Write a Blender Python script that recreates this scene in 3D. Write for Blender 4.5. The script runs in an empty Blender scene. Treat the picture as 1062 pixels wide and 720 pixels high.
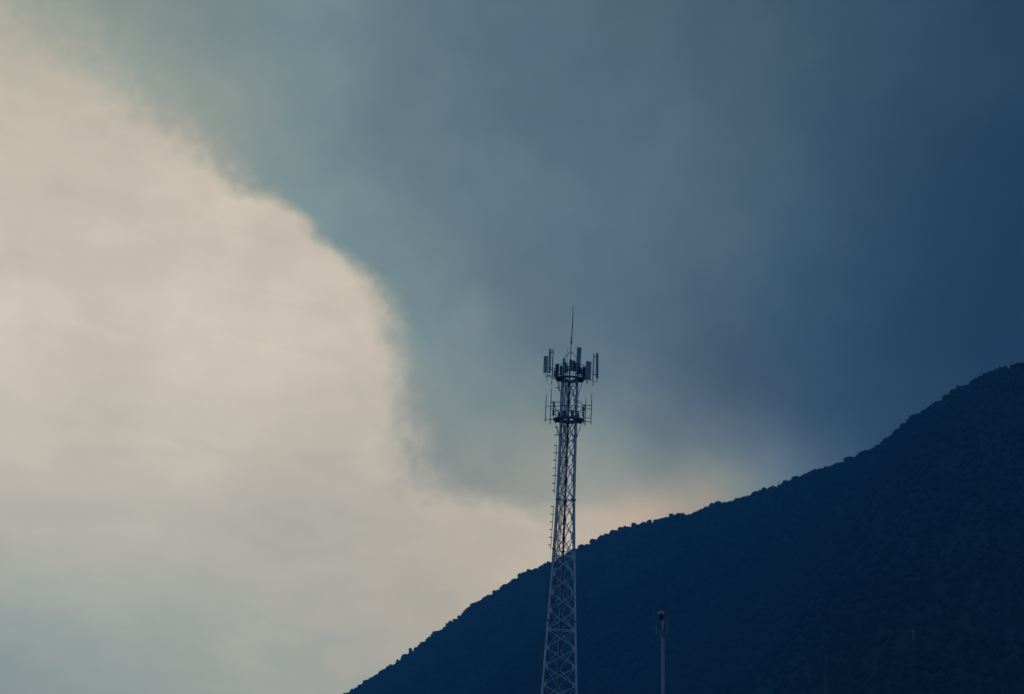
import bpy, math, random
import numpy as np
from mathutils import Vector, Matrix

random.seed(11)
rng = np.random.default_rng(7)
scene = bpy.context.scene
COL = scene.collection

# ------------------------------------------------------------------ camera
FPX, CX, CY = 2065.0, 531.0, 360.0          # focal length and centre in photograph pixels
PITCH, ROLL = math.radians(14.0), math.radians(2.45)
CAM = Vector((0.0, 0.0, 1.6))
F = Vector((0, math.cos(PITCH), math.sin(PITCH)))
U0 = Vector((0, -math.sin(PITCH), math.cos(PITCH)))
R0 = Vector((1, 0, 0))
RT = math.cos(ROLL) * R0 + math.sin(ROLL) * U0
UP = -math.sin(ROLL) * R0 + math.cos(ROLL) * U0


def ray(x, y):
    return F + RT * ((x - CX) / FPX) + UP * ((CY - y) / FPX)


def at(x, y, Y):
    """Point on the sight line of a photograph pixel at northing Y (metres ahead)."""
    d = ray(x, y)
    return CAM + d * (Y / d.y)


def project(P):
    d = Vector(P) - CAM
    k = d.dot(F)
    return CX + FPX * d.dot(RT) / k, CY - FPX * d.dot(UP) / k


cam_data = bpy.data.cameras.new("camera")
cam = bpy.data.objects.new("camera", cam_data)
COL.objects.link(cam)
rot = Matrix((RT, UP, -F)).transposed()
cam.matrix_world = Matrix.Translation(CAM) @ rot.to_4x4()
cam_data.sensor_width = 36.0
cam_data.lens = 36.0 * FPX / 1062.0
cam_data.clip_start = 0.5
cam_data.clip_end = 60000.0
scene.camera = cam

# ------------------------------------------------------------------ materials


def new_mat(name):
    m = bpy.data.materials.new(name)
    m.use_nodes = True
    nt = m.node_tree
    return m, nt, nt.nodes["Principled BSDF"]


def metal(name, col, rough=0.55, metallic=0.35, scale=3.0, var=0.25):
    m, nt, b = new_mat(name)
    tc = nt.nodes.new("ShaderNodeTexCoord")
    n = nt.nodes.new("ShaderNodeTexNoise")
    n.inputs["Scale"].default_value = scale
    n.inputs["Detail"].default_value = 6
    r = nt.nodes.new("ShaderNodeValToRGB")
    r.color_ramp.elements[0].position = 0.3
    r.color_ramp.elements[1].position = 0.75
    r.color_ramp.elements[0].color = tuple(c * (1 - var) for c in col) + (1,)
    r.color_ramp.elements[1].color = tuple(min(1, c * (1 + var)) for c in col) + (1,)
    nt.links.new(tc.outputs["Object"], n.inputs["Vector"])
    nt.links.new(n.outputs["Fac"], r.inputs["Fac"])
    nt.links.new(r.outputs["Color"], b.inputs["Base Color"])
    b.inputs["Roughness"].default_value = rough
    b.inputs["Metallic"].default_value = metallic
    return m


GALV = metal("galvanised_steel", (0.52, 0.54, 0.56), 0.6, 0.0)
GALV_DULL = metal("dark_steel", (0.11, 0.13, 0.16), 0.65, 0.25)  # darker steel tone for platforms, ladders, flanges and fittings
PANEL = metal("antenna_plastic", (0.36, 0.38, 0.40), 0.5, 0.0, 1.5, 0.08)
PANEL_D = metal("antenna_plastic_grey", (0.22, 0.25, 0.28), 0.5, 0.0, 1.5, 0.1)
RRU = metal("radio_housing", (0.085, 0.10, 0.125), 0.5, 0.1, 2.0, 0.15)
CABLE = metal("cable_sheath", (0.035, 0.04, 0.048), 0.6, 0.0, 4.0, 0.3)
POLE = metal("pole_paint", (0.20, 0.23, 0.27), 0.5, 0.1, 2.0, 0.15)
CAMCAP = metal("camera_shell", (0.24, 0.25, 0.28), 0.4, 0.0, 6.0, 0.06)
DOME = metal("camera_dome", (0.006, 0.006, 0.009), 0.15, 0.0, 5.0, 0.1)
ROCK = metal("pale_rock", (0.20, 0.21, 0.21), 0.9, 0.0, 0.6, 0.3)
CONC = metal("concrete", (0.30, 0.30, 0.29), 0.9, 0.0, 2.0, 0.15)
BARK = metal("bark", (0.07, 0.06, 0.05), 0.95, 0.0, 2.0, 0.4)


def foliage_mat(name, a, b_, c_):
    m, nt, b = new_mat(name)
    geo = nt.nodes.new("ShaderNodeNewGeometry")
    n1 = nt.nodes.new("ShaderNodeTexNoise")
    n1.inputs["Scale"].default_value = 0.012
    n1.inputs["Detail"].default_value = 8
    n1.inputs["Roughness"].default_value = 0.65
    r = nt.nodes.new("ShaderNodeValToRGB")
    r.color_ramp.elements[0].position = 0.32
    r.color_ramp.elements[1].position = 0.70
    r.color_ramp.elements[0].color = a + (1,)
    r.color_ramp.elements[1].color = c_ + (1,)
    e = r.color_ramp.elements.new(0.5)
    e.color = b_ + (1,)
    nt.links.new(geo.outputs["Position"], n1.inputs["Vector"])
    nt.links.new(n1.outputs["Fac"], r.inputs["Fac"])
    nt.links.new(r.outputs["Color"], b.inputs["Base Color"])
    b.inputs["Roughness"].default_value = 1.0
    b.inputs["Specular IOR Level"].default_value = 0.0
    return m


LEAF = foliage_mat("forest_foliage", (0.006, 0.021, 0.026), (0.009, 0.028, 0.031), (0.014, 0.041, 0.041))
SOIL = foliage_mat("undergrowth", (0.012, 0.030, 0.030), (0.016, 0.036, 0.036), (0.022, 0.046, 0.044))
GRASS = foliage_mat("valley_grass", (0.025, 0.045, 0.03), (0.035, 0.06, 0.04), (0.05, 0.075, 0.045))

# ------------------------------------------------------------------ mesh helpers


class MB:
    """Collects boxes, bars and lathes, links them as one mesh object."""

    def __init__(self):
        self.v, self.f = [], []

    def add(self, vs, fs):
        o = len(self.v)
        self.v += [tuple(p) for p in vs]
        self.f += [tuple(i + o for i in q) for q in fs]
        return self

    def tube(self, a, b, r0, r1=None, n=8):
        r1 = r0 if r1 is None else r1
        return self.path([a, b], [r0, r1], n)

    def path(self, pts, rs, n=8):
        pts = [Vector(p) for p in pts]
        if not isinstance(rs, (list, tuple)):
            rs = [rs] * len(pts)
        vs, fs = [], []
        ref = None
        for i, p in enumerate(pts):
            t = (pts[min(i + 1, len(pts) - 1)] - pts[max(i - 1, 0)]).normalized()
            if ref is None:
                ref = Vector((0, 1, 0)) if abs(t.y) < 0.9 else Vector((1, 0, 0))
            x = ref.cross(t).normalized()
            ref = t.cross(x)
            y = t.cross(x)
            for k in range(n):
                a = 2 * math.pi * k / n
                vs.append(p + (x * math.cos(a) + y * math.sin(a)) * rs[i])
        for i in range(len(pts) - 1):
            for k in range(n):
                fs.append((i * n + k, i * n + (k + 1) % n, (i + 1) * n + (k + 1) % n, (i + 1) * n + k))
        fs.append(tuple(range(n))[::-1])
        fs.append(tuple((len(pts) - 1) * n + k for k in range(n)))
        return self.add(vs, fs)

    def bar(self, a, b, w, h, ref=(0, 1, 0)):
        """Rectangular bar from a to b: w across, h along ref."""
        a, b = Vector(a), Vector(b)
        t = (b - a).normalized()
        x = Vector(ref).cross(t)
        if x.length < 1e-4:
            x = Vector((1, 0, 0)).cross(t)
        x.normalize()
        y = t.cross(x).normalized()
        vs = []
        for p in (a, b):
            for s, q in ((-1, -1), (1, -1), (1, 1), (-1, 1)):
                vs.append(p + x * (s * w / 2) + y * (q * h / 2))
        return self.add(vs, [(3, 2, 1, 0), (4, 5, 6, 7), (0, 1, 5, 4), (1, 2, 6, 5), (2, 3, 7, 6), (3, 0, 4, 7)])

    def rbox(self, c, axes, size, bev=0.02):
        """Box with chamfered vertical edges; axes = (x, y, z) unit vectors."""
        X, Y, Z = axes
        sx, sy, sz = (s / 2 for s in size)
        b = min(bev, sx * 0.6, sy * 0.6)
        ring = [(-sx + b, -sy), (sx - b, -sy), (sx, -sy + b), (sx, sy - b), (sx - b, sy), (-sx + b, sy), (-sx, sy - b), (-sx, -sy + b)]
        vs, fs = [], []
        lev = [(-sz, 0.86), (-sz + b, 1), (sz - b, 1), (sz, 0.86)]
        for z, k in lev:
            for x, y in ring:
                vs.append(Vector(c) + X * (x * k) + Y * (y * k) + Z * z)
        for i in range(3):
            for k in range(8):
                fs.append((i * 8 + k, i * 8 + (k + 1) % 8, (i + 1) * 8 + (k + 1) % 8, (i + 1) * 8 + k))
        fs.append(tuple(range(8))[::-1])
        fs.append(tuple(24 + k for k in range(8)))
        return self.add(vs, fs)

    def lathe(self, c, prof, n=16, axes=None):
        X, Y, Z = axes or (Vector((1, 0, 0)), Vector((0, 1, 0)), Vector((0, 0, 1)))
        vs, fs = [], []
        for r, z in prof:
            for k in range(n):
                a = 2 * math.pi * k / n
                vs.append(Vector(c) + X * (r * math.cos(a)) + Y * (r * math.sin(a)) + Z * z)
        for i in range(len(prof) - 1):
            for k in range(n):
                fs.append((i * n + k, i * n + (k + 1) % n, (i + 1) * n + (k + 1) % n, (i + 1) * n + k))
        fs.append(tuple(range(n))[::-1])
        fs.append(tuple((len(prof) - 1) * n + k for k in range(n)))
        return self.add(vs, fs)

    def torus(self, c, R, r, n=36, m=6):
        vs, fs = [], []
        for i in range(n):
            a = 2 * math.pi * i / n
            for k in range(m):
                b = 2 * math.pi * k / m
                q = R + r * math.cos(b)
                vs.append(Vector(c) + Vector((q * math.cos(a), q * math.sin(a), r * math.sin(b))))
        for i in range(n):
            for k in range(m):
                fs.append((i * m + k, ((i + 1) % n) * m + k, ((i + 1) % n) * m + (k + 1) % m, i * m + (k + 1) % m))
        return self.add(vs, fs)

    def build(self, name, mat, parent=None, smooth=False):
        me = bpy.data.meshes.new(name)
        base = parent_origin(parent)
        me.from_pydata([(p[0] - base.x, p[1] - base.y, p[2] - base.z) for p in self.v], [], self.f)
        me.materials.append(mat)
        if smooth:
            for p in me.polygons:
                p.use_smooth = True
        me.update()
        o = bpy.data.objects.new(name, me)
        COL.objects.link(o)
        if parent is not None:
            o.parent = parent
        return o


def parent_origin(p):
    v = Vector((0, 0, 0))
    while p is not None:
        v += p.location
        p = p.parent
    return v


def tag(o, label=None, cat=None, group=None, kind=None):
    if label:
        o["label"] = label
    if cat:
        o["category"] = cat
    if group:
        o["group"] = group
    if kind:
        o["kind"] = kind
    return o


def thing(name, loc, label, cat, group=None):
    o = bpy.data.objects.new(name, None)
    COL.objects.link(o)
    o.location = loc
    o.empty_display_size = 1.0
    return tag(o, label, cat, group)


# ------------------------------------------------------------------ sky
SUN_AZ, SUN_EL = math.radians(-48.0), math.radians(13.0)   # measured from straight ahead, to the left

world = bpy.data.worlds.new("World")
scene.world = world
world.use_nodes = True
nt = world.node_tree
for n in list(nt.nodes):
    nt.nodes.remove(n)
N, L = nt.nodes.new, nt.links.new


def val(node, i, v):
    if hasattr(v, "is_linked"):
        L(v, node.inputs[i])
    else:
        node.inputs[i].default_value = v


def M(op, a, b=None, c=None, clamp=False):
    n = N("ShaderNodeMath")
    n.operation = op
    n.use_clamp = clamp
    val(n, 0, a)
    if b is not None:
        val(n, 1, b)
    if c is not None:
        val(n, 2, c)
    return n.outputs[0]


def VM(op, a, b=None, scale=None):
    n = N("ShaderNodeVectorMath")
    n.operation = op
    val(n, 0, a)
    if b is not None:
        val(n, 1, b)
    if scale is not None:
        val(n, 3, scale)
    return n.outputs["Value"] if op in ("DOT_PRODUCT", "LENGTH") else n.outputs["Vector"]


def noise(vec, scale, detail, rough, dist=0.0):
    n = N("ShaderNodeTexNoise")
    n.inputs["Scale"].default_value = scale
    n.inputs["Detail"].default_value = detail
    n.inputs["Roughness"].default_value = rough
    n.inputs["Distortion"].default_value = dist
    L(vec, n.inputs["Vector"])
    return n


def lin(c):
    c = c / 255.0
    return c / 12.92 if c <= 0.04045 else ((c + 0.055) / 1.055) ** 2.4


def azel(x, y):
    d = ray(x, y).normalized()
    return math.atan2(d.x, d.y), math.asin(d.z)


# the luminous veil of high cloud: where in the sky, and its brightness there
VEIL = [
    (-20, 60, 178, 178, 172), (30, 110, 188, 184, 176), (0, 190, 192, 187, 180), (90, 170, 196, 186, 174), (160, 205, 199, 187, 175),
    (60, 240, 192, 188, 182), (130, 260, 198, 189, 179), (245, 225, 203, 192, 178), (270, 262, 190, 184, 174), (330, 300, 201, 188, 174),
    (60, 320, 203, 194, 182), (180, 320, 206, 195, 181), (300, 335, 206, 194, 180), (380, 330, 200, 187, 173), (395, 385, 194, 181, 168),
    (100, 390, 191, 187, 178), (30, 410, 199, 190, 178), (200, 420, 199, 189, 175), (310, 420, 195, 184, 171), (400, 440, 188, 176, 163),
    (30, 480, 190, 184, 175), (130, 490, 186, 180, 170), (250, 475, 190, 180, 166), (340, 500, 184, 174, 160), (430, 500, 178, 168, 155),
    (190, 522, 193, 180, 164), (60, 555, 180, 175, 166), (270, 570, 178, 171, 157), (130, 570, 184, 174, 160), (20, 600, 168, 167, 159),
    (380, 570, 180, 171, 157), (470, 560, 186, 171, 153), (540, 555, 192, 172, 151), (220, 590, 174, 168, 155), (110, 625, 164, 166, 157),
    (290, 610, 181, 170, 155), (400, 630, 175, 169, 155), (180, 645, 160, 164, 154), (320, 660, 168, 164, 152), (30, 660, 150, 159, 154),
    (110, 690, 146, 156, 151), (-10, 705, 126, 147, 154), (50, 714, 137, 153, 154), (230, 700, 155, 161, 152), (350, 700, 163, 163, 152), (610, 545, 197, 172, 148),
    (655, 527, 186, 165, 144), (560, 520, 172, 161, 147), (620, 515, 172, 160, 146), (720, 515, 155, 150, 140),
]
# the storm cloud
STORM = [
    (30, 10, 145, 155, 152), (110, 20, 126, 146, 150), (120, 70, 146, 156, 151), (190, 30, 118, 141, 148), (170, 110, 154, 162, 156), (230, 130, 136, 151, 151),
    (250, 60, 122, 143, 149), (280, 175, 127, 145, 147), (340, 40, 110, 134, 143), (350, 130, 112, 135, 143), (340, 200, 122, 141, 145),
    (420, 40, 97, 121, 136), (430, 130, 100, 123, 136), (400, 200, 110, 132, 140), (370, 255, 118, 138, 143), (420, 290, 112, 133, 140),
    (400, 310, 125, 141, 143), (430, 350, 136, 146, 143), (430, 410, 138, 147, 144), (460, 380, 122, 138, 141), (500, 90, 90, 114, 131),
    (500, 190, 98, 120, 133), (480, 270, 104, 126, 136), (520, 330, 100, 120, 132), (530, 390, 112, 131, 138), (490, 440, 132, 143, 142),
    (450, 460, 143, 149, 143), (425, 480, 157, 155, 145), (445, 515, 168, 161, 149), (500, 530, 176, 165, 150), (560, 450, 128, 140, 140), (550, 490, 142, 147, 141), (480, 500, 156, 155, 146), (560, 20, 84, 110, 130),
    (580, 120, 87, 108, 129), (590, 220, 93, 114, 129), (600, 300, 90, 112, 128), (630, 380, 96, 116, 128), (640, 440, 114, 130, 134),
    (630, 490, 140, 144, 139), (690, 500, 128, 135, 131), (650, 30, 82, 103, 125), (660, 130, 84, 105, 125), (690, 220, 86, 105, 125),
    (680, 300, 84, 104, 122), (700, 380, 82, 102, 119), (710, 440, 85, 104, 118), (760, 490, 117, 126, 127), (820, 485, 94, 107, 113),
    (750, 30, 74, 95, 116), (760, 130, 76, 97, 117), (770, 220, 76, 97, 116), (760, 310, 72, 94, 113), (790, 390, 64, 86, 106),
    (800, 450, 71, 92, 109), (850, 60, 60, 87, 108), (840, 170, 62, 88, 108), (850, 270, 57, 83, 104), (860, 360, 54, 79, 99), (870, 440, 53, 77, 97),
    (930, 30, 51, 80, 101), (930, 130, 47, 76, 99), (940, 230, 44, 72, 96), (930, 330, 44, 70, 92), (930, 410, 46, 71, 91),
    (1010, 60, 43, 72, 94), (1010, 170, 38, 66, 90), (1030, 260, 35, 61, 87), (1020, 340, 36, 62, 86), (1070, 20, 40, 68, 90), (1080, 180, 33, 59, 88),
    (1090, 340, 31, 56, 82), (760, 450, 73, 94, 112), (720, 475, 104, 118, 124), (200, 150, 157, 164, 156), (140, 85, 158, 165, 158), (60, 40, 160, 166, 160),
    (640, 521, 178, 163, 146), (690, 521, 167, 158, 144), (735, 511, 157, 153, 142), (785, 498, 134, 136, 130), (600, 512, 168, 160, 148), (660, 505, 152, 150, 142), (560, 527, 174, 164, 150),
]
# gain of each patch, making up for the haze in front of it
CORR_VEIL = [1.134, 1.048, 1.374, 1.217, 0.989, 1.101, 1.324, 1.614, 0.75, 1.153, 1.471, 1.414, 1.86, 1.278, 1.319, 1.147, 1.639, 1.595, 1.368, 1.635, 1.67, 1.576, 1.524, 1.556, 2.1, 2.1, 2.03, 1.868, 2.1, 1.891, 1.882, 1.654, 1.874, 1.615, 1.747, 1.972, 1.792, 1.876, 1.751, 2.027, 1.649, 1.301, 1.796, 1.671, 1.651, 2.014, 2.06, 2.1, 2.1, 2.1]
CORR_STORM = [0.75, 0.75, 0.75, 0.75, 0.972, 1.207, 1.053, 1.156, 1.172, 1.068, 1.192, 0.976, 1.022, 0.961, 1.734, 0.764, 0.75, 2.1, 0.75, 1.375, 1.11, 1.225, 1.198, 0.75, 1.13, 1.74, 1.433, 0.75, 0.75, 0.82, 0.75, 1.067, 2.1, 1.181, 0.987, 1.198, 1.264, 1.397, 1.252, 1.226, 0.75, 0.94, 1.186, 1.147, 1.116, 1.088, 0.75, 1.394, 1.271, 1.038, 1.1, 1.195, 1.141, 0.75, 0.75, 0.942, 1.022, 1.048, 1.42, 0.75, 1.018, 0.922, 0.928, 0.75, 0.822, 0.998, 0.75, 0.75, 0.75, 0.75, 0.75, 0.75, 0.75, 0.75, 0.75, 1.883, 1.526, 2.1, 2.1, 2.1, 2.1, 2.1, 1.892, 2.069]
# the palette of this evening sky: tone -> colour (darkest storm cloud to the luminous veil)
PALETTE = [(40, 22, 45, 72), (57, 35, 61, 87), (70, 47, 73, 96), (82, 58, 85, 106), (95, 74, 97, 116), (108, 88, 110, 127), (122, 104, 125, 136), (134, 120, 140, 143), (146, 138, 150, 147), (158, 154, 160, 153), (170, 173, 171, 160), (182, 188, 181, 167), (195, 203, 193, 181), (215, 222, 212, 200)]
CORR_PAL = [(1.608, 1.259, 0.985), (1.558, 1.269, 1.002), (1.527, 1.274, 1.021), (1.479, 1.284, 1.042), (1.424, 1.293, 1.082), (1.374, 1.302, 1.12), (1.357, 1.305, 1.14), (1.342, 1.307, 1.149), (1.333, 1.309, 1.15), (1.334, 1.309, 1.145), (1.344, 1.306, 1.149), (1.351, 1.303, 1.16), (1.356, 1.302, 1.164), (1.358, 1.302, 1.173)]

tc = N("ShaderNodeTexCoord")
D = VM("NORMALIZE", tc.outputs["Generated"])
sep = N("ShaderNodeSeparateXYZ")
L(D, sep.inputs[0])
el = M("ARCSINE", sep.outputs[2])
az = M("ARCTAN2", sep.outputs[0], sep.outputs[1])

# turbulence: drifting wisps, stretched a little along the horizon
stretch = N("ShaderNodeCombineXYZ")
L(M("MULTIPLY", az, 1.0), stretch.inputs[0])
L(M("MULTIPLY", el, 1.0), stretch.inputs[1])
SV = stretch.outputs[0]
streak = N("ShaderNodeCombineXYZ")
L(M("MULTIPLY_ADD", el, 0.25, az), streak.inputs[0])      # bands dipping gently to the right
L(M("MULTIPLY_ADD", az, 0.22, M("MULTIPLY", el, 3.0)), streak.inputs[1])
STV = streak.outputs[0]
n_big = noise(SV, 14.0, 4, 0.55, 0.3)
n_mid = noise(SV, 36.0, 7, 0.55, 0.25)
n_fine = noise(SV, 130.0, 4, 0.55, 0.1)
n_str = noise(STV, 17.0, 7, 0.56, 1.1)

# sampling direction wobbled by the turbulence so that colour zones have cloud-like borders
nv = N("ShaderNodeTexNoise")
nv.inputs["Scale"].default_value = 22.0
nv.inputs["Detail"].default_value = 5
nv.inputs["Roughness"].default_value = 0.55
L(SV, nv.inputs["Vector"])
wob = VM("SCALE", VM("SUBTRACT", nv.outputs["Color"], (0.5, 0.5, 0.5)), scale=0.035)
DW = VM("NORMALIZE", VM("ADD", D, wob))


def tone_of(r, g, b):
    return 0.30 * r + 0.59 * g + 0.11 * b


def layer(points, sigma, corr):
    """Smoothly interpolated tone over the sky directions of the given points, and how near they are."""
    k = 1.0 / sigma ** 2
    acc, gsum, wsum = None, None, None
    for i, (x, y, r, g, b) in enumerate(points):
        d = ray(x, y).normalized()
        t = tone_of(r, g, b) / 255.0
        gain = corr[i] if i < len(corr) else 1.0
        w = M("EXPONENT", M("MULTIPLY_ADD", VM("DOT_PRODUCT", DW, tuple(d)), k, -k))
        acc = M("MULTIPLY", w, t) if acc is None else M("MULTIPLY_ADD", w, t, acc)
        gsum = M("MULTIPLY", w, gain) if gsum is None else M("MULTIPLY_ADD", w, gain, gsum)
        wsum = w if wsum is None else M("ADD", wsum, w)
    inv = M("DIVIDE", 1.0, M("ADD", wsum, 1e-9))
    return M("MULTIPLY", acc, inv), M("MULTIPLY", gsum, inv), wsum


# the rest of the sky, outside the photograph: heavy blue-grey cloud, darker towards the horizon
sky_up = M("SMOOTH_MAX", el, 0.0, 0.1)
rest_f = M("MULTIPLY_ADD", n_big.outputs["Fac"], 0.7, M("MULTIPLY_ADD", M("SINE", sky_up), 0.35, 0.45))
behind = M("MAXIMUM", M("MULTIPLY", sep.outputs[1], -1.0), 0.0)          # added brightening of the unseen sky behind the viewer, to light camera-facing sides
rest_f = M("MULTIPLY", rest_f, M("MULTIPLY_ADD", M("POWER", behind, 2.0), 1.2, 0.5))
REST = VM("SCALE", (0.105, 0.240, 0.480), scale=rest_f)
veil, g_veil, w_veil = layer(VEIL, math.radians(1.5), CORR_VEIL)
storm, g_storm, w_storm = layer(STORM, math.radians(1.35), CORR_STORM)

# texture of each layer
vt = M("ADD", M("MULTIPLY_ADD", n_str.outputs["Fac"], 0.10, 0.95), M("MULTIPLY_ADD", n_mid.outputs["Fac"], 0.07, -0.035))
st = M("ADD", M("MULTIPLY_ADD", n_big.outputs["Fac"], 0.14, 0.93), M("MULTIPLY_ADD", n_mid.outputs["Fac"], 0.10, -0.05))
veil = M("MULTIPLY", veil, vt)
storm = M("MULTIPLY", storm, st)
# the bright slit between the cloud base and the ridge
sa, sb = azel(600, 549), azel(800, 495)
sl_len = math.hypot(sb[0] - sa[0], sb[1] - sa[1])
ux, uy = (sb[0] - sa[0]) / sl_len, (sb[1] - sa[1]) / sl_len
da, de = M("SUBTRACT", az, sa[0]), M("SUBTRACT", el, sa[1])
s_al = M("DIVIDE", M("SUBTRACT", M("MULTIPLY_ADD", da, ux, M("MULTIPLY", de, uy)), 85 / FPX), 115 / FPX)
s_pe = M("DIVIDE", M("MULTIPLY_ADD", de, ux, M("MULTIPLY", da, -uy)), 24 / FPX)
s_pe = M("ADD", s_pe, M("MULTIPLY_ADD", n_mid.outputs["Fac"], 1.2, -0.6))
slit = M("EXPONENT", M("MULTIPLY", M("ADD", M("MULTIPLY", s_al, s_al), M("MULTIPLY", s_pe, s_pe)), -1.0))
storm = M("MULTIPLY_ADD", slit, 0.08, storm)

# edge of the storm cloud: azimuth of the border for each elevation, and how soft it is there
EDGE = [(-70, -90, 110), (-10, -20, 105), (40, 45, 95), (90, 80, 84), (138, 112, 76), (186, 142, 64), (210, 166, 56), (232, 184, 50), (261, 201, 42), (290, 215, 34),
        (313, 227, 23), (325, 246, 20), (355, 267, 22), (390, 301, 24), (404, 340, 26), (412, 385, 28), (416, 425, 30), (419, 455, 32), (425, 480, 36), (442, 500, 62), (480, 516, 110), (570, 533, 160), (760, 560, 170)]
pts = sorted([(azel(x, y)[1], azel(x, y)[0], s / FPX) for x, y, s in EDGE])
E0, E1 = pts[0][0], pts[-1][0]
A0, A1 = -0.35, 0.2


def fcurve(x, pairs):
    n = N("ShaderNodeFloatCurve")
    c = n.mapping.curves[0]
    n.mapping.use_clip = False
    c.points[0].location = pairs[0]
    c.points[1].location = pairs[-1]
    for p in pairs[1:-1]:
        c.points.new(*p)
    n.mapping.update()
    L(x, n.inputs["Value"])
    return n.outputs[0]


eln = M("DIVIDE", M("SUBTRACT", el, E0), E1 - E0, clamp=True)
elw = M("ADD", eln, M("MULTIPLY_ADD", n_mid.outputs["Fac"], 0.032, M("MULTIPLY_ADD", n_fine.outputs["Fac"], 0.010, -0.021)), clamp=True)
edge = M("MULTIPLY_ADD", fcurve(elw, [((e - E0) / (E1 - E0), (a - A0) / (A1 - A0)) for e, a, s in pts]), A1 - A0, A0)
soft = M("MULTIPLY", fcurve(eln, [((e - E0) / (E1 - E0), s * 20.0) for e, a, s in pts]), 1 / 20.0)
dist = M("SUBTRACT", az, edge)
dist = M("ADD", dist, M("MULTIPLY", M("SUBTRACT", n_mid.outputs["Fac"], 0.5), M("MULTIPLY_ADD", soft, 1.35, 0.008)))
dist = M("ADD", dist, M("MULTIPLY", M("SUBTRACT", n_fine.outputs["Fac"], 0.5), M("MULTIPLY_ADD", soft, 0.7, 0.004)))
q = M("DIVIDE", dist, soft)
mask = N("ShaderNodeMapRange")
mask.interpolation_type = "SMOOTHSTEP"
L(q, mask.inputs["Value"])
mask.inputs["From Min"].default_value = -1.0
mask.inputs["From Max"].default_value = 1.3

tone = M("ADD", veil, M("MULTIPLY", mask.outputs[0], M("SUBTRACT", storm, veil)))
ramp = N("ShaderNodeValToRGB")
els = ramp.color_ramp.elements
els[0].position = PALETTE[0][0] / 255.0
els[1].position = PALETTE[-1][0] / 255.0
for t, r, g, b in PALETTE[1:-1]:
    els.new(t / 255.0)
for i, (t, r, g, b) in enumerate(PALETTE):
    c = CORR_PAL[i] if i < len(CORR_PAL) else (1.35, 1.3, 1.2)
    els[i].color = (lin(r) * c[0], lin(g) * c[1], lin(b) * c[2], 1)
L(tone, ramp.inputs["Fac"])
# a warm glow low in the sky where the veil meets the ridge
glow_d = ray(575, 560).normalized()
glow = M("EXPONENT", M("MULTIPLY_ADD", VM("DOT_PRODUCT", DW, tuple(glow_d)), 240.0, -240.0))
warm = VM("ADD", VM("SCALE", (0.11, -0.02, -0.11), scale=glow), (1.0, 1.0, 1.0))
gain = M("ADD", g_veil, M("MULTIPLY", mask.outputs[0], M("SUBTRACT", g_storm, g_veil)))
glow2 = M("EXPONENT", M("MULTIPLY_ADD", VM("DOT_PRODUCT", DW, tuple(ray(725, 528).normalized())), 1000.0, -1000.0))
warm = VM("MULTIPLY", warm, VM("ADD", VM("SCALE", (0.16, -0.025, -0.15), scale=glow2), (1.0, 1.0, 1.0)))
cloud = VM("SCALE", VM("MULTIPLY", ramp.outputs["Color"], warm), scale=gain)
W = M("MINIMUM", M("MULTIPLY", M("ADD", w_veil, w_storm), 4.0), 1.0)
mix = N("ShaderNodeMix")
mix.data_type = "RGBA"
L(W, mix.inputs["Factor"])
L(REST, mix.inputs["A"])
L(cloud, mix.inputs["B"])

bg_cloud = N("ShaderNodeBackground")
L(mix.outputs["Result"], bg_cloud.inputs["Color"])
bg_cloud.inputs["Strength"].default_value = 1.0
nish = N("ShaderNodeTexSky")
nish.sky_type = "NISHITA"
nish.sun_disc = False
nish.sun_elevation = SUN_EL
nish.sun_rotation = SUN_AZ
bg_sky = N("ShaderNodeBackground")
L(nish.outputs[0], bg_sky.inputs["Color"])
bg_sky.inputs["Strength"].default_value = 0.05
ms = N("ShaderNodeMixShader")
ms.inputs[0].default_value = 0.96                      # nearly full cloud cover
L(bg_sky.outputs[0], ms.inputs[1])
L(bg_cloud.outputs[0], ms.inputs[2])
wo = N("ShaderNodeOutputWorld")
L(ms.outputs[0], wo.inputs["Surface"])
world.cycles.sampling_method = "MANUAL"
world.cycles.sample_map_resolution = 512

sl = bpy.data.lights.new("sun", "SUN")
sl.energy = 0.3
sl.angle = math.radians(25)
sl.color = (1.0, 0.92, 0.82)
sun = bpy.data.objects.new("sun", sl)
COL.objects.link(sun)
sd = Vector((math.sin(SUN_AZ) * math.cos(SUN_EL), math.cos(SUN_AZ) * math.cos(SUN_EL), math.sin(SUN_EL)))
sun.rotation_euler = sd.to_track_quat("Z", "Y").to_euler()

# ------------------------------------------------------------------ mountain
# ridge as seen in the photograph, each point given its own distance
RIDGE = [(60, 880), (100, 868), (150, 848), (200, 822), (250, 790), (300, 757), (330, 738), (360, 719), (384, 704), (410, 687), (440, 666), (470, 643.5), (500, 622.5), (520, 609),
         (545, 595), (560, 588), (575, 581.5), (598, 569.5), (616, 560.5), (628, 554), (644, 548), (657, 545), (675, 542), (690, 537.5), (705, 534), (719, 533), (729, 528.5),
         (740, 523.5), (760, 520), (770, 516.5), (783, 511.5), (797, 506.5), (806, 504.5), (814, 500.5), (825, 496.5), (837, 492.5), (846, 488), (854, 485), (865, 482), (875, 478),
         (886, 474), (893, 470), (908, 463.5), (916, 458), (924, 451.5), (933, 444.5), (946, 432.5), (959, 424.5), (978, 412.5), (992, 402.5), (1005, 397), (1016, 389.5), (1027, 385.5),
         (1041, 380), (1056, 377), (1075, 374), (1120, 370), (1180, 372), (1250, 385), (1330, 410), (1420, 450)]
RX = np.array([p[0] for p in RIDGE], float)
RY = np.array([p[1] for p in RIDGE], float)


def ridge_Y(x):
    return np.interp(x, [60, 360, 1062, 1420], [3650, 3400, 1480, 1330])


def canopy_scale(x):
    return np.interp(x, [360, 800, 950, 1062], [0.92, 0.85, 0.55, 0.42])


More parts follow.
